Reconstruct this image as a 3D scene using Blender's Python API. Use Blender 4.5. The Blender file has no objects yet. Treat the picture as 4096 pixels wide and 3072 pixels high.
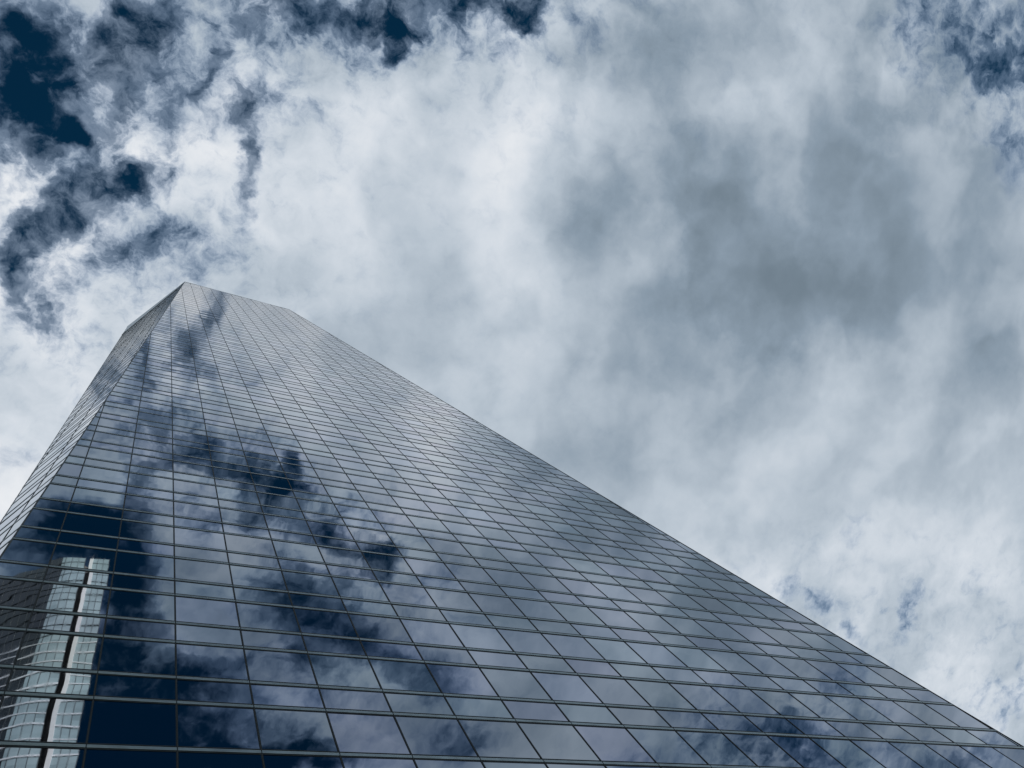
import bpy, bmesh, math, random
from mathutils import Vector, Matrix

# ------------------------------------------------------------------ camera, sky, sun
sc = bpy.context.scene
COL = sc.collection
sc.view_settings.view_transform = 'Standard'
sc.view_settings.look = 'None'
sc.view_settings.exposure = 0.0
sc.view_settings.gamma = 1.0

cam_data = bpy.data.cameras.new("camera")
cam = bpy.data.objects.new("camera", cam_data)
COL.objects.link(cam)
cam.matrix_world = Matrix((
    (0.893058, -0.205979, -0.400025, -2.8927),
    (-0.259647, -0.962017, -0.084306, -12.6354),
    (-0.367465, 0.179156, -0.912619, 1.7),
    (0, 0, 0, 1)))
cam_data.lens = 29.927
cam_data.sensor_width = 36.0
cam_data.clip_start = 0.1
cam_data.clip_end = 20000.0
sc.camera = cam

SUN_DIR = Vector((0.35, 0.62, 0.70)).normalized()
SUN_EL = math.asin(SUN_DIR.z)
SUN_AZ = math.atan2(SUN_DIR.x, SUN_DIR.y)
sun_data = bpy.data.lights.new("sun", 'SUN')
sun_data.energy = 4.6
sun_data.angle = math.radians(0.6)
sun_data.color = (1.0, 0.95, 0.88)
sun = bpy.data.objects.new("sun", sun_data)
sun.rotation_euler = SUN_DIR.to_track_quat('Z', 'Y').to_euler()
COL.objects.link(sun)

# each cloud mass: direction (3), orientation (3), half sizes (2), amount
CLOUD_GAPS = [
    (-0.1532, -0.0727, 0.9855, 0.1205, -0.1207, -0.345, 0.0509, 0.0478, -2.755),
    (-0.0721, -0.1817, 0.9807, 0.1967, -0.0031, -0.3624, 0.0325, 0.0279, -1.305),
    (-0.0778, -0.1365, 0.9876, 0.1555, -0.0267, -0.3491, 0.0194, 0.0398, -1.087),
    (-0.1435, -0.1313, 0.9809, 0.175, -0.0881, -0.3681, 0.0492, 0.0189, -0.87),
    (-0.1699, -0.1262, 0.9773, 0.1807, -0.1139, -0.3755, 0.0157, 0.029, -1.16),
    (-0.0838, -0.0547, 0.995, 0.0783, -0.0626, -0.3188, 0.0304, 0.016, -1.015),
    (-0.0406, -0.0271, 0.9988, 0.0379, -0.0309, -0.2991, 0.0362, 0.0199, -1.667),
    (-0.0891, 0.0169, 0.9959, 0.041, -0.0811, -0.656, 0.0323, 0.0297, -1.595),
    (-0.1152, 0.0606, 0.9915, -0.0953, -0.0893, 0.3354, 0.0186, 0.0278, -1.595),
    (-0.125, 0.0944, 0.9877, -0.0307, -0.1543, -0.4491, 0.0104, 0.0206, -1.305),
    (-0.1083, -0.0537, 0.9927, 0.0854, -0.086, -0.324, 0.0147, 0.0135, -1.45),
    (0.0133, -0.1784, 0.9839, 0.1797, -0.0058, 0.1062, 0.0097, 0.0237, -0.87),
    (0.0085, -0.1362, 0.9906, 0.0779, 0.1126, -0.9015, 0.0268, 0.0079, -0.725),
    (0.0504, -0.1365, 0.9894, 0.0877, 0.117, -0.5713, 0.0107, 0.0223, -1.015),
    (0.0728, -0.0987, 0.9925, 0.0724, 0.0994, -0.3043, 0.0107, 0.0205, -1.522),
    (0.0722, -0.076, 0.9945, 0.074, 0.0746, -0.0288, 0.0096, 0.022, -1.16),
    (0.0755, -0.0513, 0.9958, 0.0275, 0.0872, -0.2914, 0.0098, 0.0179, -0.725),
    (0.0804, -0.0304, 0.9963, 0.0066, 0.0858, -0.285, 0.0246, 0.0181, -0.507),
    (0.131, -0.2584, 0.9571, 0.2507, 0.155, -0.0735, 0.0335, 0.0209, -1.45),
    (0.1671, -0.2655, 0.9495, 0.203, 0.2479, -0.3113, 0.0271, 0.0346, -1.74),
    (0.1832, -0.2349, 0.9546, 0.1697, 0.2516, -0.3059, 0.016, 0.026, -1.522),
    (0.101, -0.2344, 0.9669, 0.1911, 0.1745, -0.3247, 0.0339, 0.0183, -1.087),
    (0.0691, -0.2443, 0.9672, 0.2096, 0.1492, -0.3345, 0.026, 0.0156, -1.305),
    (0.1304, -0.2179, 0.9672, 0.2226, 0.129, 0.0223, 0.024, 0.0144, -0.725),
    (0.2376, -0.2978, 0.9246, 0.2434, 0.309, -0.2125, 0.0546, 0.0128, -1.16),
    (0.2871, -0.3, 0.9097, 0.2094, 0.3763, -0.2829, 0.016, 0.0167, -1.305),
    (0.3085, -0.2906, 0.9058, 0.1955, 0.3941, -0.2792, 0.0141, 0.0112, -1.377),
    (0.3051, -0.3223, 0.8962, 0.2288, 0.4024, -0.2764, 0.0159, 0.0146, -1.377),
    (0.2927, -0.2629, 0.9193, 0.171, 0.3683, -0.2844, 0.0163, 0.0095, -0.725),
    (0.2568, -0.2503, 0.9335, 0.1666, 0.3282, -0.2916, 0.0183, 0.0215, -0.362),
    (0.6232, -0.3805, 0.6833, 0.632, 0.5606, 0.3946, 0.0447, 0.0177, -0.551),
    (0.6636, -0.3583, 0.6567, 0.6017, 0.6491, 0.3539, 0.0368, 0.0199, -0.551),
    (0.6515, -0.3956, 0.6474, 0.3078, 0.824, -0.1369, 0.0541, 0.0184, -0.406),
    (0.6876, -0.377, 0.6206, 0.2833, 0.868, -0.137, 0.0266, 0.0539, -0.29),
    (0.7338, -0.2777, 0.62, 0.1066, 0.8975, -0.2258, 0.0214, 0.0354, -0.725),
    (0.7163, -0.2939, 0.6329, 0.1371, 0.8777, -0.2118, 0.0198, 0.0132, -0.507),
    (0.7006, 0.2206, 0.6786, -0.3118, 0.7771, -0.1259, 0.023, 0.0148, -1.087),
    (0.7652, 0.1928, 0.6142, -0.5843, 0.7431, -0.5271, 0.0105, 0.0222, -1.232),
    (0.726, 0.1313, 0.675, -0.453, 0.7216, -0.4562, 0.0111, 0.0167, -0.507),
    (0.7305, 0.2377, 0.6402, -0.3592, 0.8178, -0.1607, 0.0141, 0.0096, -0.725),
    (0.8163, 0.2388, 0.5259, -0.1685, 1.0081, 0.0861, 0.0148, 0.0335, -0.943),
    (0.75, 0.2561, 0.6099, -0.1853, 0.9014, 0.0944, 0.0188, 0.0085, -0.362),
    (-0.088, 0.1374, 0.9866, -0.1619, 0.0253, 0.7234, 0.0225, 0.0133, -0.652),
    (-0.0918, 0.2767, 0.9566, -0.2642, -0.1347, -0.1406, 0.0245, 0.014, -0.725),
    (-0.1275, 0.0898, 0.9878, -0.055, -0.1467, -0.2534, 0.0122, 0.0185, -0.58),
    (-0.0286, 0.0417, 0.9987, -0.0249, -0.0441, -0.4547, 0.0464, 0.0144, -0.464),
    (-0.0236, 0.0328, 0.9992, -0.0252, -0.0316, -0.2722, 0.0888, 0.0292, -0.217),
    (-0.1313, 0.0152, 0.9912, 0.0237, -0.1304, -0.2953, 0.0164, 0.0136, 0.507),
    (-0.145, -0.0157, 0.9893, 0.0598, -0.1337, -0.3144, 0.0202, 0.0178, 0.725),
    (-0.0619, -0.0546, 0.9966, 0.0765, -0.0314, -0.4586, 0.0544, 0.0182, 0.652),
    (0.0026, -0.063, 0.998, 0.0546, 0.0316, -0.4819, 0.0671, 0.0284, 0.507),
    (-0.1167, -0.1733, 0.9779, 0.2054, -0.0461, -0.3749, 0.0249, 0.0167, 0.435),
    (-0.1106, -0.1177, 0.9869, 0.1491, -0.064, -0.3518, 0.1405, 0.1067, -0.899),
    (-0.0778, 0.0087, 0.9969, 0.0139, -0.0771, -0.2895, 0.1174, 0.0948, -0.725),
    (0.023, -0.1411, 0.9897, 0.1267, 0.0673, -0.3246, 0.0859, 0.0854, -0.435),
    (0.0433, -0.2146, 0.9757, 0.1894, 0.114, -0.3364, 0.0568, 0.0271, -0.29),
    (0.1416, -0.2478, 0.9584, 0.1927, 0.2173, -0.3162, 0.0839, 0.0371, -0.507),
    (0.2778, -0.2902, 0.9158, 0.2015, 0.3635, -0.2857, 0.0651, 0.0376, -0.507),
    (0.6714, -0.3686, 0.643, 0.2647, 0.8417, -0.1535, 0.0726, 0.0637, -0.522),
    (-0.0216, 0.0423, 0.9989, -0.0351, -0.0321, -0.268, 0.1083, 0.0539, -0.203),
    (-0.1155, 0.0967, 0.9886, -0.0654, -0.1365, -0.2484, 0.0461, 0.0562, -0.435),
    (0.7251, -0.2891, 0.6251, 0.1279, 0.889, -0.2153, 0.0273, 0.062, -0.29),
    (0.7191, 0.225, 0.6575, -0.1305, 0.8458, 0.1296, 0.1061, 0.044, -0.174),
    (0.1393, -0.3832, 0.9131, 0.3609, 0.2198, -0.1752, 0.2434, 0.1549, -0.735),
    (0.7111, -0.3503, 0.6097, 0.6234, 0.7213, 0.3702, 0.1934, 0.0284, -0.175),
    (0.2061, -0.3572, 0.911, 0.329, 0.2743, -0.1472, 0.0524, 0.0315, -1.488),
    (0.2539, -0.3832, 0.8881, 0.3265, 0.355, -0.2133, 0.0527, 0.0337, -1.225),
    (0.3265, -0.4021, 0.8554, 0.3421, 0.4323, -0.1844, 0.0802, 0.0247, -1.488),
    (0.2959, -0.3049, 0.9053, 0.3718, 0.2387, 0.2253, 0.0311, 0.0195, -0.963),
    (0.3583, -0.4255, 0.831, 0.5195, 0.2934, 0.2318, 0.0302, 0.0206, -0.612),
    (-0.0216, -0.351, 0.9361, 0.3594, 0.001, -0.0643, 0.0672, 0.0416, -2.625),
    (0.0385, -0.3846, 0.9223, 0.3962, 0.0225, 0.0461, 0.0268, 0.0813, -2.1),
    (0.047, -0.4938, 0.8683, 0.5187, 0.017, 0.0652, 0.0634, 0.0727, -2.625),
    (0.1318, -0.4736, 0.8708, 0.4986, 0.1305, 0.0368, 0.0582, 0.0204, -1.838),
    (0.1668, -0.445, 0.8799, 0.4821, 0.1177, 0.1379, 0.0205, 0.0138, -1.4),
    (0.1221, -0.5221, 0.8441, 0.5553, 0.1153, 0.0464, 0.1243, 0.0341, -2.975),
    (0.2417, -0.4239, 0.8729, 0.4435, 0.26, 0.0221, 0.0515, 0.0254, -0.963),
    (0.2704, -0.4576, 0.847, 0.5223, 0.2132, 0.1816, 0.0347, 0.0176, -0.875),
    (0.4, -0.4622, 0.7914, 0.579, 0.3316, 0.2514, 0.0406, 0.0247, -1.488),
    (0.2278, -0.5177, 0.8247, 0.5686, 0.2069, 0.1034, 0.0984, 0.0141, -1.925),
    (0.558, -0.4273, 0.7114, 0.641, 0.4788, 0.364, 0.0316, 0.0218, -1.312),
    (0.5965, -0.414, 0.6876, 0.6591, 0.5161, 0.3968, 0.0388, 0.0168, -0.7),
    (0.6853, -0.3559, 0.6354, 0.6834, 0.6104, 0.4784, 0.032, 0.0167, -0.875),
    (0.7356, -0.3381, 0.587, 0.6112, 0.7717, 0.357, 0.025, 0.0118, -0.49),
    (0.7796, -0.3177, 0.5397, 0.648, 0.8273, 0.4125, 0.0379, 0.016, -1.312),
    (0.8098, -0.2959, 0.5066, 0.8122, 0.7431, 0.6503, 0.0332, 0.0151, -0.875),
    (0.7456, -0.3033, 0.5934, 0.5685, 0.7895, 0.3464, 0.025, 0.0121, -0.385),
    (0.0335, -0.2603, 0.9649, 0.263, 0.0371, -0.0087, 0.0201, 0.0395, -1.05),
    (-0.0236, -0.3223, 0.9464, 0.3222, -0.0682, 0.1283, 0.0352, 0.0255, -1.312),
    (0.0187, -0.329, 0.9442, 0.3347, -0.0274, 0.1356, 0.0316, 0.0155, -0.7),
    (0.143, -0.4019, 0.9044, 0.4315, 0.0927, 0.1435, 0.0599, 0.0359, 1.05),
    (0.1449, -0.3451, 0.9273, 0.3728, 0.0928, 0.1648, 0.0531, 0.024, 0.787),
]
CLOUD_TONES = [
    (0.5406, -0.1723, 0.8234, 0.0766, 0.5991, -0.1732, 0.0649, 0.0976, -0.26),
    (0.6065, -0.1121, 0.7871, 0.3166, 0.5947, 0.3464, 0.0994, 0.0712, -0.18),
    (0.6529, -0.1269, 0.7468, -0.2071, 0.7027, -0.5063, 0.1084, 0.0709, -0.19),
    (0.6376, -0.0577, 0.7682, -0.1544, 0.6802, -0.3329, 0.0768, 0.0621, -0.1),
    (0.6919, -0.1904, 0.6965, -0.5229, 0.637, -1.0383, 0.0877, 0.0724, 0.03),
    (0.6153, -0.0338, 0.7875, -0.1692, 0.6452, -0.3317, 0.0834, 0.0784, -0.1),
    (0.4462, -0.1181, 0.8871, 0.0596, 0.4764, -0.1292, 0.0317, 0.0899, -0.16),
    (0.4526, -0.3188, 0.8328, 0.2014, 0.5549, -0.244, 0.0816, 0.0518, -0.13),
    (0.3834, -0.2961, 0.8748, 0.1872, 0.4726, -0.2634, 0.0745, 0.0526, -0.1),
    (0.7555, -0.1952, 0.6254, -0.0403, 0.8945, -0.3044, 0.0844, 0.1947, -0.06),
    (0.623, -0.216, 0.7518, 0.044, 0.7188, -0.267, 0.3207, 0.2972, -0.26),
    (0.3176, -0.1901, 0.929, 0.0937, 0.368, -0.2838, 0.0987, 0.0973, 0.25),
    (0.3255, -0.1689, 0.9303, 0.1345, 0.3516, -0.1043, 0.0367, 0.0487, 0.1),
    (0.5391, -0.2975, 0.788, 0.3856, 0.554, 0.1528, 0.0725, 0.051, 0.14),
    (0.5086, -0.2534, 0.8228, 0.1168, 0.5944, -0.2557, 0.0441, 0.0541, 0.1),
    (0.5109, -0.1099, 0.8526, -0.0411, 0.5485, -0.2905, 0.0311, 0.0368, 0.14),
    (-0.075, 0.2688, 0.9603, -0.2576, -0.118, -0.1484, 0.1317, 0.1958, 0.28),
    (-0.087, 0.2978, 0.9507, -0.2882, -0.1301, -0.1282, 0.037, 0.0552, 0.16),
    (-0.028, 0.0994, 0.9947, -0.0787, -0.0673, -0.4316, 0.1574, 0.0635, 0.12),
    (0.1115, -0.0158, 0.9936, -0.0155, 0.1118, -0.2786, 0.1541, 0.0978, 0.13),
    (0.1671, -0.1217, 0.9784, 0.0677, 0.1971, -0.2959, 0.1237, 0.0915, 0.09),
    (0.6923, 0.1068, 0.7137, -0.3875, 0.6906, -0.4167, 0.1695, 0.1379, 0.06),
    (0.7643, 0.2133, 0.6086, -0.6097, 0.7342, -0.534, 0.1154, 0.0893, 0.12),
    (0.722, 0.011, 0.6918, -0.3, 0.761, -0.4064, 0.1298, 0.0993, 0.05),
    (0.3719, 0.0202, 0.928, -0.1229, 0.3623, -0.2811, 0.1766, 0.1084, 0.02),
    (0.4761, 0.1005, 0.8737, -0.2402, 0.4522, -0.3029, 0.158, 0.1334, -0.06),
    (0.206, -0.185, 0.9609, 0.1166, 0.2557, -0.2981, 0.0718, 0.0445, 0.05),
    (0.2233, -0.2595, 0.9396, 0.1834, 0.2991, -0.2983, 0.0603, 0.0235, 0.05),
    (-0.0293, -0.0603, 0.9978, 0.0671, 0.0, -0.4528, 0.0941, 0.0233, 0.16),
    (-0.1454, -0.0179, 0.9892, 0.0622, -0.1333, -0.3156, 0.0284, 0.0267, 0.2),
    (-0.136, 0.0119, 0.9906, 0.0286, -0.1339, -0.2979, 0.0329, 0.0272, 0.18),
    (0.0236, 0.1225, 0.9922, -0.1249, -0.0054, -0.2326, 0.1164, 0.0704, 0.08),
    (0.6907, -0.304, 0.6562, 0.1563, 0.8442, -0.2068, 0.0712, 0.0717, -0.08),
    (0.7263, -0.0742, 0.6834, -0.522, 0.6626, -0.8537, 0.0698, 0.0439, -0.06),
    (0.5773, 0.067, 0.8138, -0.2571, 0.5709, -0.3374, 0.0818, 0.0636, -0.05),
    (0.1267, -0.3851, 0.9141, 0.4107, 0.0766, 0.1439, 0.1594, 0.1399, 0.24),
    (0.3499, -0.3547, 0.867, 0.4414, 0.2876, 0.2378, 0.141, 0.1054, 0.1),
    (0.1393, -0.3832, 0.9131, 0.3609, 0.2198, -0.1752, 0.2434, 0.1549, -0.42),
    (0.7111, -0.3503, 0.6097, 0.6234, 0.7213, 0.3702, 0.1934, 0.0284, -0.1),
    (0.4915, -0.2155, 0.8438, 0.542, 0.1734, 0.8785, 0.0376, 0.1165, -0.06),
    (0.3111, -0.4696, 0.8263, 0.5492, 0.2507, 0.1999, 0.2416, 0.1004, -0.05),
]
CLOUD_RAGGED = [
    (-0.0862, -0.0563, 0.9947, 0.0806, -0.0644, -0.32, 0.2408, 0.2249, 1.15),
    (0.1734, -0.2581, 0.9504, 0.1943, 0.2511, -0.3094, 0.2083, 0.0707, 0.8),
    (0.6615, -0.3711, 0.6517, 0.2674, 0.8288, -0.1554, 0.099, 0.0945, 0.65),
    (-0.0338, 0.2, 0.9792, -0.191, -0.0728, -0.1926, 0.1634, 0.1819, 0.5),
    (0.7347, 0.2167, 0.6428, -0.5706, 0.7016, -0.4957, 0.1864, 0.1006, 0.5),
    (0.3263, 0.0053, 0.9452, -0.0946, 0.3192, -0.2771, 0.2939, 0.225, 0.22),
    (0.8149, 0.2182, 0.537, -0.71, 0.784, -0.6214, 0.0764, 0.1036, 0.4),
    (0.1736, -0.4257, 0.8881, 0.4629, 0.1224, 0.1472, 0.3747, 0.2318, 0.75),
    (0.7285, -0.3301, 0.6003, 0.7095, 0.658, 0.5265, 0.1558, 0.0461, 0.6),
]


world = bpy.data.worlds.new("World")
sc.world = world
world.use_nodes = True
wt = world.node_tree
wt.nodes.clear()

def nd(tree, kind, **kw):
    n = tree.nodes.new(kind)
    for k, v in kw.items():
        if k.startswith('i_'):
            key = k[2:]
            n.inputs[int(key) if key.isdigit() else key.replace('_', ' ')].default_value = v
        else:
            setattr(n, k, v)
    return n

def lk(tree, a, b):
    tree.links.new(a, b)

def math_node(tree, op, a, b=None, c=None, clamp=False):
    n = tree.nodes.new('ShaderNodeMath')
    n.operation = op
    n.use_clamp = clamp
    for i, v in enumerate((a, b, c)):
        if v is None:
            continue
        if isinstance(v, (int, float)):
            n.inputs[i].default_value = v
        else:
            tree.links.new(v, n.inputs[i])
    return n.outputs[0]

def vec_node(tree, op, a, b):
    n = tree.nodes.new('ShaderNodeVectorMath')
    n.operation = op
    for i, v in enumerate((a, b)):
        if isinstance(v, (tuple, list)):
            n.inputs[i].default_value = v
        elif isinstance(v, (int, float)):
            n.inputs['Scale'].default_value = v
        else:
            tree.links.new(v, n.inputs['Scale'] if op == 'SCALE' and i == 1 else n.inputs[i])
    return n.outputs[0]

def noise(tree, vec, scale, detail, rough, dist=0.0):
    n = nd(tree, 'ShaderNodeTexNoise', noise_dimensions='3D')
    n.inputs['Scale'].default_value = scale
    n.inputs['Detail'].default_value = detail
    n.inputs['Roughness'].default_value = rough
    n.inputs['Distortion'].default_value = dist
    tree.links.new(vec, n.inputs['Vector'])
    return n

def build_sky():
    t = wt
    out = nd(t, 'ShaderNodeOutputWorld')
    bg = nd(t, 'ShaderNodeBackground', i_Strength=0.1)
    lk(t, bg.outputs[0], out.inputs[0])
    direction = nd(t, 'ShaderNodeTexCoord').outputs['Generated']
    # cloud deck coordinates: the flat layer of cloud overhead
    sep = nd(t, 'ShaderNodeSeparateXYZ')
    lk(t, direction, sep.inputs[0])
    zc = math_node(t, 'MAXIMUM', sep.outputs[2], 0.12)
    cx = math_node(t, 'DIVIDE', sep.outputs[0], zc)
    cy = math_node(t, 'DIVIDE', sep.outputs[1], zc)
    comb = nd(t, 'ShaderNodeCombineXYZ')
    lk(t, cx, comb.inputs[0]); lk(t, cy, comb.inputs[1])
    deck = comb.outputs[0]
    # ragged edges: the masses are bent by two scales of turbulence
    w1 = vec_node(t, 'SUBTRACT', noise(t, deck, 6.0, 3.0, 0.55).outputs['Color'], (0.5, 0.5, 0.5))
    w2 = vec_node(t, 'SUBTRACT', noise(t, deck, 26.0, 4.0, 0.6).outputs['Color'], (0.5, 0.5, 0.5))
    bend = vec_node(t, 'ADD', vec_node(t, "SCALE", w1, 0.07), vec_node(t, "SCALE", w2, 0.045))
    bent = vec_node(t, 'ADD', direction, bend)

    def masses(table, start):
        acc = start
        for r in table:
            m = nd(t, 'ShaderNodeMapping', vector_type='TEXTURE')
            m.inputs['Location'].default_value = r[0:3]
            m.inputs['Rotation'].default_value = r[3:6]
            m.inputs['Scale'].default_value = (r[6] * 1.5, r[7] * 1.5, 0.8)
            lk(t, bent, m.inputs['Vector'])
            g = nd(t, 'ShaderNodeTexGradient', gradient_type='SPHERICAL')
            lk(t, m.outputs[0], g.inputs[0])
            acc = math_node(t, 'MULTIPLY_ADD', g.outputs['Fac'], r[8], acc)
        return acc

    cover = masses(CLOUD_GAPS, 1.62)
    ragged = masses(CLOUD_RAGGED, 0.24)
    tone = masses(CLOUD_TONES, 0.55)
    fleece_at = vec_node(t, 'ADD', deck, vec_node(t, 'SCALE', w2, 0.03))
    fleece = noise(t, fleece_at, 30.0, 7.0, 0.64, 0.25).outputs['Fac']
    fl = math_node(t, 'SUBTRACT', fleece, 0.5)
    clump = math_node(t, 'SUBTRACT', noise(t, fleece_at, 11.0, 5.0, 0.58, 0.2).outputs['Fac'], 0.5)
    cover = math_node(t, 'MULTIPLY_ADD', clump, math_node(t, 'MULTIPLY', math_node(t, 'SUBTRACT', ragged, 0.24, None, True), 2.4), cover)
    dens = math_node(t, 'MULTIPLY_ADD', fl, math_node(t, 'MULTIPLY', ragged, 3.4), cover)
    mr = nd(t, 'ShaderNodeMapRange', interpolation_type='SMOOTHSTEP')
    lk(t, dens, mr.inputs['Value'])
    mr.inputs['From Min'].default_value = -0.25
    mr.inputs['From Max'].default_value = 1.6
    # thin veil of cloud reaching out past the solid edges
    wisp = math_node(t, 'SUBTRACT', noise(t, fleece_at, 34.0, 6.0, 0.62, 0.6).outputs['Fac'], 0.5)
    vr = nd(t, 'ShaderNodeMapRange', interpolation_type='SMOOTHSTEP')
    lk(t, math_node(t, 'MULTIPLY_ADD', wisp, 3.2, dens), vr.inputs['Value'])
    vr.inputs['From Min'].default_value = -1.2
    vr.inputs['From Max'].default_value = 1.3
    mask = math_node(t, 'MAXIMUM', mr.outputs['Result'], math_node(t, 'MULTIPLY', vr.outputs['Result'], 0.40))
    soft = noise(t, deck, 3.8, 5.0, 0.50, 0.3).outputs['Fac']
    tone = math_node(t, 'MULTIPLY_ADD', math_node(t, 'SUBTRACT', soft, 0.5), 0.70, tone)
    # heaped edges: one side of each swell is lit, the next is in its shade
    heap_at = vec_node(t, 'ADD', deck, vec_node(t, 'SCALE', w1, 0.16))
    heap = nd(t, 'ShaderNodeMapRange', interpolation_type='SMOOTHSTEP')
    lk(t, noise(t, heap_at, 7.5, 3.5, 0.45, 0.0).outputs['Fac'], heap.inputs['Value'])
    heap.inputs['From Min'].default_value = 0.40
    heap.inputs['From Max'].default_value = 0.62
    tone = math_node(t, 'MULTIPLY_ADD', math_node(t, 'SUBTRACT', heap.outputs[0], 0.5), math_node(t, 'MULTIPLY_ADD', ragged, 0.12, 0.08), tone)
    tone = math_node(t, 'MULTIPLY_ADD', fl, math_node(t, 'MULTIPLY', ragged, 0.45), tone)
    # thin cloud lets the light through and stays white
    tone = math_node(t, 'MULTIPLY_ADD', math_node(t, 'SUBTRACT', 1.0, mask), 0.34, tone)
    ramp = nd(t, 'ShaderNodeValToRGB')
    el = ramp.color_ramp.elements
    el[0].position = 0.0; el[0].color = (0.122, 0.166, 0.206, 1)
    el[1].position = 1.0; el[1].color = (0.84, 0.86, 0.89, 1)
    e = el.new(0.25); e.color = (0.255, 0.325, 0.40, 1)
    e = el.new(0.55); e.color = (0.49, 0.56, 0.635, 1)
    e = el.new(0.75); e.color = (0.645, 0.70, 0.765, 1)
    tone = math_node(t, 'SMOOTH_MAX', tone, 0.06, 0.30)
    lk(t, tone, ramp.inputs[0])
    thin = nd(t, 'ShaderNodeMix', data_type='RGBA')
    lk(t, mask, thin.inputs[0])
    thin.inputs[6].default_value = (0.60, 0.82, 1.12, 1)
    thin.inputs[7].default_value = (1.0, 1.0, 1.0, 1)
    cloud = vec_node(t, 'SCALE', vec_node(t, 'MULTIPLY', ramp.outputs[0], thin.outputs[2]), 10.0)
    sky = nd(t, 'ShaderNodeTexSky', sky_type='NISHITA', sun_disc=False,
             sun_elevation=SUN_EL, sun_rotation=SUN_AZ, altitude=200.0,
             air_density=1.0, dust_density=0.3, ozone_density=3.0)
    deep = vec_node(t, 'MULTIPLY', sky.outputs[0], SKY_TINT)
    mix = nd(t, 'ShaderNodeMix', data_type='RGBA')
    lk(t, mask, mix.inputs[0])
    lk(t, deep, mix.inputs[6])
    lk(t, cloud, mix.inputs[7])
    # pale haze low down, where the cloud deck runs together
    hz = nd(t, 'ShaderNodeMapRange', interpolation_type='SMOOTHSTEP')
    lk(t, sep.outputs[2], hz.inputs['Value'])
    hz.inputs['From Min'].default_value = 0.08
    hz.inputs['From Max'].default_value = 0.34
    low = nd(t, 'ShaderNodeMix', data_type='RGBA')
    lk(t, hz.outputs[0], low.inputs[0])
    low.inputs[6].default_value = (5.4, 6.0, 6.6, 1)
    lk(t, mix.outputs[2], low.inputs[7])
    lk(t, low.outputs[2], bg.inputs['Color'])

SKY_TINT = (0.02, 0.165, 0.21)
build_sky()

# ------------------------------------------------------------------ materials
def new_mat(name):
    m = bpy.data.materials.new(name)
    m.use_nodes = True
    t = m.node_tree
    b = t.nodes['Principled BSDF']
    return m, t, b

def glass_material(name, base, ior, wave, tint_amount):
    """Coated facade glass: dark body, clear reflection, slight roller-wave in every pane."""
    m, t, b = new_mat(name)
    uv = nd(t, 'ShaderNodeUVMap', uv_map='UVMap').outputs[0]
    att = nd(t, 'ShaderNodeAttribute', attribute_name='pane_tone').outputs['Fac']
    mx = nd(t, 'ShaderNodeMix', data_type='RGBA')
    mx.inputs[6].default_value = (*base, 1)
    mx.inputs[7].default_value = (*[c + tint_amount * k for c, k in zip(base, (0.75, 0.95, 1.1))], 1)
    lk(t, att, mx.inputs[0])
    # no two coatings match exactly: lavender, green-grey and brownish panes
    hue = nd(t, 'ShaderNodeAttribute', attribute_name='pane_hue').outputs['Fac']
    hr = nd(t, 'ShaderNodeValToRGB')
    he = hr.color_ramp.elements
    he[0].position = 0.0; he[0].color = (1.04, 0.99, 1.06, 1)
    he[1].position = 1.0; he[1].color = (0.98, 1.0, 1.06, 1)
    for p_, c_ in ((0.3, (1.0, 1.0, 1.0, 1)), (0.55, (0.97, 1.015, 0.98, 1)), (0.75, (1.03, 0.99, 0.965, 1)), (0.8, (0.90, 0.90, 0.92, 1))):
        q_ = he.new(p_); q_.color = c_
    lk(t, hue, hr.inputs[0])
    tinted = vec_node(t, 'MULTIPLY', mx.outputs[2], hr.outputs[0])
    # faint dust streaks on the panes
    mp = nd(t, 'ShaderNodeMapping')
    mp.inputs['Scale'].default_value = (9.0, 0.9, 1.0)
    lk(t, uv, mp.inputs[0])
    streak = noise(t, mp.outputs[0], 1.0, 4.0, 0.6).outputs['Fac']
    lk(t, tinted, b.inputs['Base Color'])
    rr = nd(t, 'ShaderNodeMapRange')
    lk(t, streak, rr.inputs['Value'])
    rr.inputs['From Min'].default_value = 0.3
    rr.inputs['From Max'].default_value = 0.7
    rr.inputs['To Min'].default_value = 0.0
    rr.inputs['To Max'].default_value = 0.03
    lk(t, rr.outputs[0], b.inputs['Roughness'])
    b.inputs['IOR'].default_value = ior
    b.inputs['Metallic'].default_value = 1.0          # metallic solar coating
    mp2 = nd(t, 'ShaderNodeMapping')
    mp2.inputs['Scale'].default_value = (0.45, 0.65, 1.0)
    lk(t, uv, mp2.inputs[0])
    wav = noise(t, mp2.outputs[0], 0.9, 1.0, 0.4).outputs['Fac']
    bump = nd(t, 'ShaderNodeBump', i_Strength=1.0, i_Distance=wave)
    lk(t, wav, bump.inputs['Height'])
    lk(t, bump.outputs[0], b.inputs['Normal'])
    return m

def metal_material(name, col, rough, metallic, var=0.25, spec=0.5):
    m, t, b = new_mat(name)
    tc = nd(t, 'ShaderNodeTexCoord').outputs['Object']
    n = noise(t, tc, 1.3, 5.0, 0.6).outputs['Fac']
    mr = nd(t, 'ShaderNodeMapRange')
    lk(t, n, mr.inputs['Value'])
    mr.inputs['From Min'].default_value = 0.3; mr.inputs['From Max'].default_value = 0.7
    mr.inputs['To Min'].default_value = 1.0 - var; mr.inputs['To Max'].default_value = 1.0 + var
    c = vec_node(t, 'SCALE', tuple(col), 1.0)
    t.links.new(mr.outputs[0], t.nodes[-1].inputs['Scale'])
    lk(t, c, b.inputs['Base Color'])
    b.inputs['Roughness'].default_value = rough
    b.inputs['Metallic'].default_value = metallic
    b.inputs['Specular IOR Level'].default_value = spec
    return m

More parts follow.
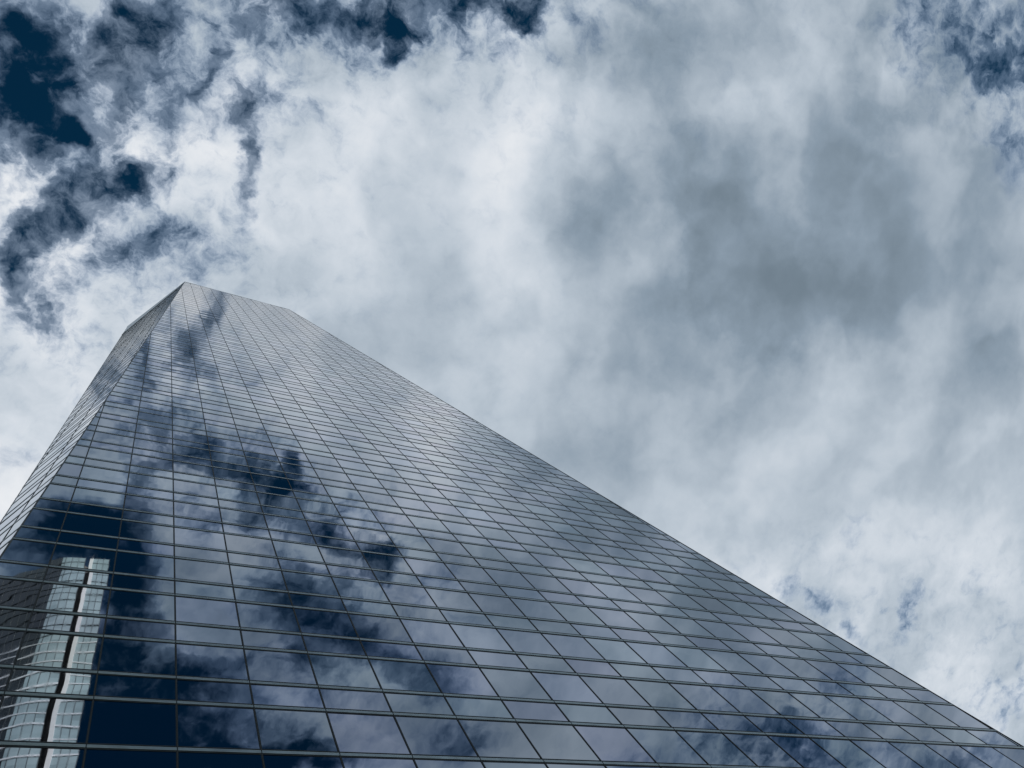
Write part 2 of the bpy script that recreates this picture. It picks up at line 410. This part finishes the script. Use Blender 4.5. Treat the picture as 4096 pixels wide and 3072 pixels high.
GLASS = glass_material('coated_glass', (0.330, 0.365, 0.420), 1.5, 0.0033, 0.08)
BAR = metal_material('grey_anodised_bar', (0.205, 0.262, 0.282), 0.30, 0.85)
GASKET = metal_material('black_gasket', (0.008, 0.013, 0.015), 0.6, 0.0, 0.2, 0.12)
MULL = metal_material('dark_mullion', (0.016, 0.025, 0.028), 0.45, 0.0, 0.2, 0.25)
CLAD = metal_material('pale_roof_cladding', (0.42, 0.47, 0.50), 0.42, 0.5)
CORE = metal_material('dark_core', (0.02, 0.022, 0.025), 0.8, 0.0)

# ------------------------------------------------------------------ mesh helpers
class MB:
    """Collects polygons (with an optional material slot and uv) and links them as one mesh object."""
    def __init__(self):
        self.v = []; self.f = []; self.m = []; self.uv = []; self.tone = []
    def face(self, pts, slot=0, uv=None, tone=0.0):
        i = len(self.v)
        self.v += [tuple(p) for p in pts]
        self.f.append(tuple(range(i, i + len(pts))))
        self.m.append(slot)
        self.uv += list(uv) if uv else [(0.0, 0.0)] * len(pts)
        self.tone.append(tone)
    def prism(self, front, depth, slot=0, uv=None, tone=0.0):
        """front polygon pushed back by the vector depth"""
        back = [p + depth for p in front]
        self.face(front, slot, uv, tone)
        self.face(list(reversed(back)), slot, None, tone)
        n = len(front)
        for k in range(n):
            self.face([front[(k + 1) % n], front[k], back[k], back[(k + 1) % n]], slot, None, tone)
    def sweep(self, prof, a, b, out, up, slot):
        """profile of (outward, upward) pairs swept from a to b, capped"""
        A = [a + out * o + up * z for o, z in prof]
        B = [b + out * o + up * z for o, z in prof]
        n = len(prof)
        for k in range(n):
            j = (k + 1) % n
            self.face([A[k], B[k], B[j], A[j]], slot)
        self.face(list(reversed(A)), slot)
        self.face(B, slot)
    def build(self, name, mats, parent=None, smooth=False):
        me = bpy.data.meshes.new(name)
        me.from_pydata(self.v, [], self.f)
        for m in mats:
            me.materials.append(m)
        me.polygons.foreach_set('material_index', self.m)
        uvl = me.uv_layers.new(name='UVMap')
        uvl.data.foreach_set('uv', [c for p in self.uv for c in p])
        at = me.attributes.new('pane_tone', 'FLOAT', 'FACE')
        at.data.foreach_set('value', self.tone)
        ah = me.attributes.new('pane_hue', 'FLOAT', 'FACE')
        ah.data.foreach_set('value', [(q * 7919.77) % 1.0 for q in self.tone])
        me.validate()
        o = bpy.data.objects.new(name, me)
        COL.objects.link(o)
        if parent:
            o.parent = parent
        return o

def tag(o, label=None, cat=None, group=None, kind=None):
    for k, val in (('label', label), ('category', cat), ('group', group), ('kind', kind)):
        if val:
            o[k] = val

def empty(name, loc=(0, 0, 0)):
    o = bpy.data.objects.new(name, None)
    o.location = loc
    o.empty_display_size = 2.0
    COL.objects.link(o)
    return o

def clip(poly, a, b, c):
    """keep the part of a convex 2-D polygon where a*x + b*y <= c"""
    out = []
    n = len(poly)
    for i in range(n):
        p, q = poly[i], poly[(i + 1) % n]
        dp, dq = a * p[0] + b * p[1] - c, a * q[0] + b * q[1] - c
        if dp <= 0:
            out.append(p)
        if dp * dq < 0:
            k = dp / (dp - dq)
            out.append((p[0] + k * (q[0] - p[0]), p[1] + k * (q[1] - p[1])))
    return out

def span_at(poly, axis, value):
    """range of the other coordinate where the polygon crosses axis = value"""
    hits = []
    n = len(poly)
    for i in range(n):
        p, q = poly[i], poly[(i + 1) % n]
        a, b = p[axis] - value, q[axis] - value
        if a * b <= 0 and a != b:
            k = a / (a - b)
            hits.append(p[1 - axis] + k * (q[1 - axis] - p[1 - axis]))
    return (min(hits), max(hits)) if len(hits) > 1 else None

def area(poly):
    return abs(sum(p[0] * q[1] - q[0] * p[1] for p, q in zip(poly, poly[1:] + poly[:1]))) / 2

CAM_INV = cam.matrix_world.inverted()
LENS = cam_data.lens / 36.0
def screen(p):
    q = CAM_INV @ Vector(p)
    if q.z > -0.1:
        return None
    return (LENS * q.x / -q.z, LENS * q.y / -q.z)
def screen_area(pts):
    """picture area (share of width squared) of a polygon, cut to the frame"""
    s = [screen(p) for p in pts]
    if any(q is None for q in s):
        return 0.0
    for a, b, c in ((1, 0, .5), (-1, 0, .5), (0, 1, .375), (0, -1, .375)):
        s = clip(s, a, b, c)
        if len(s) < 3:
            return 0.0
    return area(s)

# ------------------------------------------------------------------ ground
FLOOR_H = 3.6                  # storey height
TALL = 0.6195                  # share of a storey taken by the vision pane
COLW = 2.0650                  # width of one pane
R0 = 6.2137 * FLOOR_H          # height of the lowest transom in the photograph

def ground_material(name, c1, c2, tile, gap):
    m, t, b = new_mat(name)
    tc = nd(t, 'ShaderNodeTexCoord').outputs['Object']
    br = nd(t, 'ShaderNodeTexBrick', i_Scale=1.0)
    br.inputs['Color1'].default_value = (*c1, 1)
    br.inputs['Color2'].default_value = (*c2, 1)
    br.inputs['Mortar'].default_value = (*[x * 0.45 for x in c1], 1)
    br.inputs['Mortar Size'].default_value = gap
    br.inputs['Brick Width'].default_value = tile
    br.inputs['Row Height'].default_value = tile
    lk(t, tc, br.inputs['Vector'])
    lk(t, br.outputs['Color'], b.inputs['Base Color'])
    b.inputs['Roughness'].default_value = 0.75
    return m

def slab(name, x0, y0, x1, y1, z, mat, depth=0.0):
    mb = MB()
    mb.face([Vector((x0, y0, z)), Vector((x1, y0, z)), Vector((x1, y1, z)), Vector((x0, y1, z))])
    o = mb.build(name, [mat])
    o['kind'] = 'structure'
    return o

slab('ground', -6000, -6000, 6000, 6000, 0.0,
     ground_material('city_ground', (0.06, 0.06, 0.06), (0.075, 0.075, 0.07), 40.0, 0.4))
slab('pavement', -60, -58, 90, 60, 0.004,
     ground_material('granite_paving', (0.085, 0.085, 0.085), (0.11, 0.108, 0.105), 0.9, 0.012))

# ------------------------------------------------------------------ the glass tower
rng = random.Random(11)
tower = empty('glass_tower', (8.0, 0.0, 0.0))
tag(tower, 'dark faceted glass tower rising overhead with a gridded mirror facade and slanted top',
    'tower')
panes, mullions, transoms = [], [], []

BAR_PROFILE = [(0.004, -0.060), (0.012, -0.064), (0.016, -0.058), (0.018, -0.046),
               (0.018, 0.046), (0.016, 0.058), (0.012, 0.064), (0.004, 0.060)]
PLATE = [(-0.012, -0.124), (0.006, -0.124), (0.006, 0.124), (-0.012, 0.124)]
LIP_T = [(0.000, 0.106), (0.012, 0.106), (0.012, 0.1245), (0.000, 0.1245)]
LIP_B = [(0.000, -0.1245), (0.012, -0.1245), (0.012, -0.106), (0.000, -0.106)]

def facet(origin, along, normal, up, poly, first_col, seed):
    """One plane of the curtain wall. poly is convex, in (distance along, world height)."""
    upz = up / up.z
    def P(s, z, o=0.0):
        return origin + along * s + upz * (z - origin.z) + normal * o
    r = random.Random(seed)
    smin, smax = min(p[0] for p in poly), max(p[0] for p in poly)
    zmin, zmax = min(p[1] for p in poly), max(p[1] for p in poly)
    cols = []
    k = math.floor((smin - first_col) / COLW)
    while first_col + k * COLW < smax + COLW:
        cols.append(first_col + k * COLW); k += 1
    rows = []
    k = math.floor((zmin - R0) / FLOOR_H) - 1
    while R0 + k * FLOOR_H < zmax + FLOOR_H:
        rows += [R0 + k * FLOOR_H, R0 + (k + TALL) * FLOOR_H]; k += 1
    for z0, z1 in zip(rows, rows[1:]):
        band = clip(clip(poly, 0, 1, z1), 0, -1, -z0)
        if len(band) < 3 or area(band) < 0.02:
            continue
        for s0, s1 in zip(cols, cols[1:]):
            cell = clip(clip(band, 1, 0, s1), -1, 0, -s0)
            if len(cell) < 3 or area(cell) < 0.01:
                continue
            tx, tz = r.gauss(0, 0.0014), r.gauss(0, 0.0014)
            cx, cz = (s0 + s1) / 2, (z0 + z1) / 2
            pts = [P(s, z, tx * (s - cx) + tz * (z - cz)) for s, z in cell]
            du, dv = r.uniform(0, 50), r.uniform(0, 50)
            uv = [(s - s0 + du, z - z0 + dv) for s, z in cell]
            tone = r.random() ** 2
            panes.append((screen_area(pts), pts, normal * -0.02, uv, tone))
    for z in rows:
        sp = span_at(poly, 1, z)
        if not sp or sp[1] - sp[0] < 0.05:
            continue
        a, b = P(sp[0], z), P(sp[1], z)
        joints = [P(c, z) for c in cols if sp[0] + 0.1 < c < sp[1] - 0.1]
        n = 12
        size = sum(screen_area([P(s, z - .12), P(e, z - .12), P(e, z + .12), P(s, z + .12)]) for s, e in
                   [(sp[0] + (sp[1] - sp[0]) * i / n, sp[0] + (sp[1] - sp[0]) * (i + 1) / n) for i in range(n)])
        transoms.append((size, a, b, normal, up, along, joints))
    for c in cols:
        sp = span_at(poly, 0, c)
        if not sp or sp[1] - sp[0] < 0.05:
            continue
        a, b = P(c, sp[0]), P(c, sp[1])
        n = 60
        size = sum(screen_area([P(c - .025, s), P(c + .025, s), P(c + .025, e), P(c - .025, e)]) for s, e in
                   [(sp[0] + (sp[1] - sp[0]) * i / n, sp[0] + (sp[1] - sp[0]) * (i + 1) / n) for i in range(n)])
        mullions.append((size, a, b, normal, along))
    return P

def add_transom(mb, a, b, normal, up, along, joints):
    mb.sweep(PLATE, a, b, normal, up, 1)
    mb.sweep(BAR_PROFILE, a, b, normal, up, 0)
    mb.sweep(LIP_T, a, b, normal, up, 2)
    mb.sweep(LIP_B, a, b, normal, up, 2)
    for j in joints:
        w = along * 0.013
        q = [(0.005, -0.0655), (0.0195, -0.0655), (0.0195, 0.0655), (0.005, 0.0655)]
        mb.sweep(q, j - w, j + w, normal, up, 1)

def add_mullion(mb, a, b, normal, along):
    d = (b - a).normalized()
    mb.sweep([(-0.012, -0.027), (0.014, -0.027), (0.014, 0.027), (-0.012, 0.027)], a, b, normal, along, 0)
    mb.sweep([(0.012, -0.006), (0.017, -0.006), (0.017, 0.006), (0.012, 0.006)], a, b, normal, along, 1)

XAX, YAX, ZAX = Vector((1, 0, 0)), Vector((0, 1, 0)), Vector((0, 0, 1))
# corners of the main face (x, z), then the folded left face and the hidden right one
TOP_L = (3.053, 200.07)
TOP_R = (24.557, 191.92)
BOT_R = (36.95, 0.0)
EDGE_SLOPE = (3.053 + 5.607) / (200.07 - 34.185)
ALONG = Vector((-0.5878, 0.8090, 0.0))
EDGE = Vector((EDGE_SLOPE, 0, 1)).normalized()
K = Vector((TOP_L[0], 0.0, TOP_L[1]))
N2 = ALONG.cross(EDGE).normalized()
if N2.y > 0:
    N2 = -N2
UP2 = N2.cross(ALONG).normalized()
if UP2.z < 0:
    UP2 = -UP2
# left face outline in (along, height): inner edge is the fold, outer edge runs down to meet it
def fold_s(z):
    p = K + EDGE * ((z - K.z) / EDGE.z)
    q = K + UP2 * ((z - K.z) / UP2.z)
    return (p - q).dot(ALONG)
def outer_s(z):
    return 5.2999 + 0.052244 * z
zl, zh = -400.0, 100.0
for _ in range(80):
    zm = (zl + zh) / 2
    if outer_s(zm) > fold_s(zm): zh = zm
    else: zl = zm
APEX = max(zh, 0.4)
LEFT_TOP = 209.552          # height of the outer top corner of the left face
fold_x = lambda z: TOP_L[0] + EDGE_SLOPE * (z - TOP_L[1])
main_poly = [(fold_x(APEX), 0.05), BOT_R[:1] + (0.05,), TOP_R, TOP_L, (fold_x(APEX), APEX)]
left_poly = [(0.0, TOP_L[1]), (fold_s(APEX), APEX), (outer_s(APEX) + 0.05, APEX), (outer_s(LEFT_TOP), LEFT_TOP)]
Pm = facet(Vector((0, 0, 0)), XAX, -YAX, ZAX, main_poly, 0.0, 3)
Pl = facet(K, ALONG, N2, UP2, left_poly, 1.7537, 5)
# hidden return on the right, square to the main face and sharing its sloping edge
DEPTH = 34.0
redge = Vector((TOP_R[0] - BOT_R[0], 0, TOP_R[1] - 0.05)).normalized()
NR = YAX.cross(redge).normalized()
if NR.x < 0:
    NR = -NR
UPR = redge
Pr = facet(Vector((BOT_R[0], 0.0, 0.05)), YAX, NR, UPR,
           [(0.0, 0.05), (DEPTH, 0.05), (DEPTH, TOP_R[1] - 3), (0.0, TOP_R[1])], 0.0, 7)

# hidden return on the left, running straight back from the outer edge of the folded face
q0, q1 = Pl(outer_s(APEX), APEX), Pl(outer_s(LEFT_TOP), LEFT_TOP)
UPB = Vector((q1.x - q0.x, 0.0, q1.z - q0.z)).normalized()
NB = YAX.cross(UPB).normalized()
if NB.x > 0:
    NB = -NB
OB = Vector((q0.x, 0.0, q0.z))
Pb = facet(OB, YAX, NB, UPB, [(q0.y, q0.z), (DEPTH, q0.z), (DEPTH, LEFT_TOP - 0.2), (q1.y, LEFT_TOP)], 0.9, 9)

panes.sort(key=lambda q: -q[0])
for q in panes[:100]:
    mb = MB(); mb.prism(*q[1:3], 0, *q[3:])
    mb.build('window_pane', [GLASS], tower)
mb = MB()
for q in panes[100:]:
    mb.prism(*q[1:3], 0, *q[3:])
tag(mb.build('window_pane', [GLASS], tower), kind='stuff')
transoms.sort(key=lambda q: -q[0])
for q in transoms[:100]:
    mb = MB(); add_transom(mb, *q[1:]); mb.build('transom', [BAR, GASKET, MULL], tower)
mb = MB()
for q in transoms[100:]:
    add_transom(mb, *q[1:])
tag(mb.build('transom', [BAR, GASKET, MULL], tower), kind='stuff')
mullions.sort(key=lambda q: -q[0])
for q in mullions:
    mb = MB(); add_mullion(mb, *q[1:]); mb.build('mullion', [GASKET, MULL], tower)

# solid body behind the glass, closed at the back
def body():
    mb = MB()
    back = 0.06
    tl = Pm(TOP_L[0] + .06, TOP_L[1] - .12, -back); tr = Pm(TOP_R[0] - .08, TOP_R[1] - .12, -back)
    bl = Pm(fold_x(APEX) + .06, 0.02, -back); br = Pm(BOT_R[0] - .08, 0.02, -back)
    ml = Pm(fold_x(APEX) + .06, APEX, -back)
    lo = Pl(outer_s(LEFT_TOP) - .1, LEFT_TOP - .12, -back)
    la = Pl(outer_s(APEX) - .05, APEX, -back)
    rt = Pr(DEPTH, TOP_R[1] - 3.1, -back); rb = Pr(DEPTH, 0.02, -back)
    kb = Pb(DEPTH, LEFT_TOP - 0.3, -back); kd = Pb(DEPTH, 0.02, -back)
    mb.face([bl, br, tr, tl, ml])
    mb.face([ml, tl, lo, la])
    mb.face([br, rb, rt, tr])
    mb.face([rb, kd, kb, rt])
    mb.face([la, lo, kb, kd])
    mb.face([bl, ml, la, kd])
    mb.build('wall', [CORE], tower)
    rf = MB()
    rf.face([tl, tr, rt, kb, lo])
    rf.build('roof', [CORE], tower)
    return kb, kd
KB, KD = body()

def band(name, pts, normal, off, thick, mat):
    mb = MB()
    mb.prism([p + normal * off for p in pts], normal * -thick)
    return mb.build(name, [mat], tower)
# pale screen along the top of the left face, with the dark reveal under it
tk = Pl(0.0, TOP_L[1]); to = Pl(outer_s(LEFT_TOP), LEFT_TOP)
sk = Pl(2.029, 192.724); so = Pl(14.404, 180.803)
band('parapet', [tk, to, so, sk], N2, 0.075, 0.07, CLAD)
dn = (to - tk).cross(N2).normalized()
if dn.z > 0:
    dn = -dn
band('reveal', [sk, so, so + dn * 0.9, sk + dn * 0.55], N2, 0.058, 0.05, GASKET)
# coping along the sloping top of the main face
ca, cb = Pm(*TOP_L), Pm(*TOP_R)
mb = MB()
mb.sweep([(-0.30, -0.10), (0.022, -0.10), (0.022, 0.06), (-0.30, 0.06)], ca, cb, -YAX, ZAX, 0)
mb.build('coping', [CLAD], tower)
# slim metal trims on the two visible corners
mb = MB()
fa, fb = Pm(fold_x(APEX), APEX), Pm(*TOP_L)
mb.sweep([(-0.03, -0.03), (0.012, -0.03), (0.012, 0.03), (-0.03, 0.03)], fa, fb, -YAX, XAX, 0)
mb.build('corner_trim', [MULL], tower)
mb = MB()
mb.sweep([(-0.05, -0.03), (0.012, -0.03), (0.012, 0.03), (-0.05, 0.03)], Pm(BOT_R[0], 0.05), Pm(*TOP_R), -YAX, XAX, 0)
mb.build('corner_trim', [MULL], tower)
mb = MB()
mb.sweep([(-0.05, -0.03), (0.012, -0.03), (0.012, 0.03), (-0.05, 0.03)], Pl(outer_s(APEX), APEX),
         Pl(outer_s(LEFT_TOP), LEFT_TOP), N2, ALONG, 0)
mb.build('corner_trim', [MULL], tower)
# parts were placed in world space: hang them on the tower without moving them
for o in tower.children:
    o.matrix_parent_inverse = Matrix.Translation(-tower.location)

# ------------------------------------------------------------------ the pale tower across the street, seen mirrored in the glass
def office_glass(name, base, var, rough, ior):
    m, t, b = new_mat(name)
    uv = nd(t, 'ShaderNodeUVMap', uv_map='UVMap').outputs[0]
    fl = nd(t, 'ShaderNodeVectorMath', operation='FLOOR')
    lk(t, uv, fl.inputs[0])
    wn = nd(t, 'ShaderNodeTexWhiteNoise', noise_dimensions='2D')
    lk(t, fl.outputs[0], wn.inputs['Vector'])
    ns = noise(t, uv, 0.35, 3.0, 0.6).outputs['Fac']
    s = math_node(t, 'MULTIPLY_ADD', wn.outputs['Value'], 0.55, math_node(t, 'MULTIPLY', ns, 0.9))
    mx = nd(t, 'ShaderNodeMix', data_type='RGBA')
    mx.inputs[6].default_value = (*base, 1)
    mx.inputs[7].default_value = (*var, 1)
    lk(t, s, mx.inputs[0])
    lk(t, mx.outputs[2], b.inputs['Base Color'])
    b.inputs['Roughness'].default_value = rough
    b.inputs['IOR'].default_value = ior
    return m

PALE = office_glass('pale_glazing', (0.20, 0.28, 0.29), (0.44, 0.56, 0.57), 0.15, 1.7)
SHADEDG = office_glass('shaded_glazing', (0.005, 0.009, 0.011), (0.022, 0.032, 0.038), 0.08, 1.22)  # darker copy of the glazing: shade and dark sky reflection put into its colour
GRID = metal_material('grey_far_grid', (0.05, 0.066, 0.072), 0.5, 0.0)
WHITE = metal_material('white_stone', (0.90, 0.88, 0.84), 0.6, 0.0, 0.06)
SLOTM = metal_material('dark_slot', (0.085, 0.08, 0.078), 0.7, 0.0, 0.2)  # plain dark brownish grey for the slot walls
LINE = metal_material('white_spandrel_line', (0.88, 0.90, 0.90), 0.4, 0.0, 0.1)

DIST = 85.0
CX, CY = cam.matrix_world.translation.x, cam.matrix_world.translation.y
def far(az, dist):
    """plan point of the far tower: bearing as it is seen in the mirror"""
    a = math.radians(az)
    v = Vector((CX + dist * math.sin(a), CY + dist * math.cos(a)))
    return Vector((v.x, -v.y, 0.0))
FAR_H = math.tan(math.radians(68.80)) * DIST + 1.7
# plan outline, right to left as seen in the mirror
wing = [far(3.05, DIST), far(0.66, DIST + 0.05)]
strip = [far(0.66, DIST), far(0.20, DIST + 0.1)]
curve = [far(a, DIST / math.cos(math.radians(a)) + c) for a, c in
         ((-0.44, 0.0), (-1.6, 0.1), (-2.7, 0.4), (-3.8, 1.0), (-5.2, 2.0), (-7.0, 3.6), (-9.0, 5.8), (-11.2, 8.8), (-13.5, 12.5), (-15.5, 16.5))]
ftower = empty('curved_glass_tower', (far(-4, DIST).x, far(-4, DIST).y - 6, 0))
tag(ftower, 'pale curved tower with a dark vertical slot mirrored in the lower left panes', 'tower')

def skin(name, plan, z0, z1, mat, panels, floor):
    mb = MB()
    acc = 0.0
    for p, q in zip(plan, plan[1:]):
        L = (q - p).length
        a, b = p + ZAX * z0, q + ZAX * z0
        mb.face([b, a, a + ZAX * (z1 - z0), b + ZAX * (z1 - z0)], 0,
                [((acc + L) / panels, 0), (acc / panels, 0), (acc / panels, (z1 - z0) / floor), ((acc + L) / panels, (z1 - z0) / floor)])
        acc += L
    return mb.build(name, [mat], ftower)

def far_line(name, plans, z, h, out, mat):
    mb = MB()
    for plan in plans:
        for p, q in zip(plan, plan[1:]):
            d = (q - p).normalized()
            nrm = d.cross(ZAX)
            if nrm.y < 0:
                nrm = -nrm
            mb.sweep([(0.0, -h / 2), (out, -h / 2), (out, h / 2), (0.0, h / 2)], p + ZAX * z, q + ZAX * z, nrm, ZAX, 0)
    return mb.build(name, [mat], ftower)

FF = 3.9
skin('curtain_wall', wing, 0.01, FAR_H, PALE, 1.25, FF)
skin('curtain_wall', curve[:4], 0.01, FAR_H, PALE, 1.45, FF)
skin('shaded_curtain_wall', curve[3:], 0.01, FAR_H, SHADEDG, 1.6, FF)
# the slot: a deep dark recess, and the white pier beside it
deep = 2.2
slot_pts = [strip[1], strip[1] + Vector((0, -deep, 0)), curve[0] + Vector((0, -deep, 0)), curve[0]]
mb = MB()
for p, q in zip(slot_pts, slot_pts[1:]):
    mb.face([q, p, p + ZAX * (FAR_H - 0.4), q + ZAX * (FAR_H - 0.4)])
mb.build('slot', [SLOTM], ftower)
mb = MB()
mb.prism([strip[0] + Vector((0, .25, 0)), strip[1] + Vector((0, .25, 0)),
          strip[1] + Vector((0, .25, FAR_H - .6)), strip[0] + Vector((0, .25, FAR_H - .6))], Vector((0, -1.2, 0)))
mb.build('pier', [WHITE], ftower)
# closed back and roof
back = [curve[-1], curve[-1] + Vector((4, -14, 0)), far(3.05, DIST) + Vector((0, -24, 0)), far(3.05, DIST)]
skin('rear_wall', back, 0.01, FAR_H, SHADEDG, 1.6, FF)
mb = MB()
outline = wing + slot_pts + curve[1:] + back[1:3]
mb.face([p + ZAX * (FAR_H - 0.42) for p in outline])
mb.build('roof', [CORE], ftower)
k = 0
while 6 + k * FF < FAR_H - 1:
    z = 6 + k * FF
    hh = 0.42 if z < FAR_H - 40 else 0.10
    mt = LINE if z < FAR_H - 40 else GRID
    far_line('floor_band', (curve, wing), z, hh, 0.12, mt)
    k += 1
def far_mullion(p, d, w, mat):
    mb = MB()
    nrm = d.cross(ZAX)
    if nrm.y < 0:
        nrm = -nrm
    mb.sweep([(0.0, -w), (0.09, -w), (0.09, w), (0.0, w)], p + ZAX * 0.02, p + ZAX * FAR_H, nrm, d, 0)
    mb.build('mullion', [mat], ftower)
for plan, step in ((wing, 1.25), (curve, 1.5)):
    left_over = 0.0
    for p, q in zip(plan, plan[1:]):
        d = (q - p).normalized(); L = (q - p).length
        s = left_over
        while s < L:
            far_mullion(p + d * s, d, 0.04, GRID)
            s += step
        left_over = s - L
    far_mullion(plan[-1], d, 0.06, LINE)
for o in ftower.children:
    o.matrix_parent_inverse = Matrix.Translation(-ftower.location)
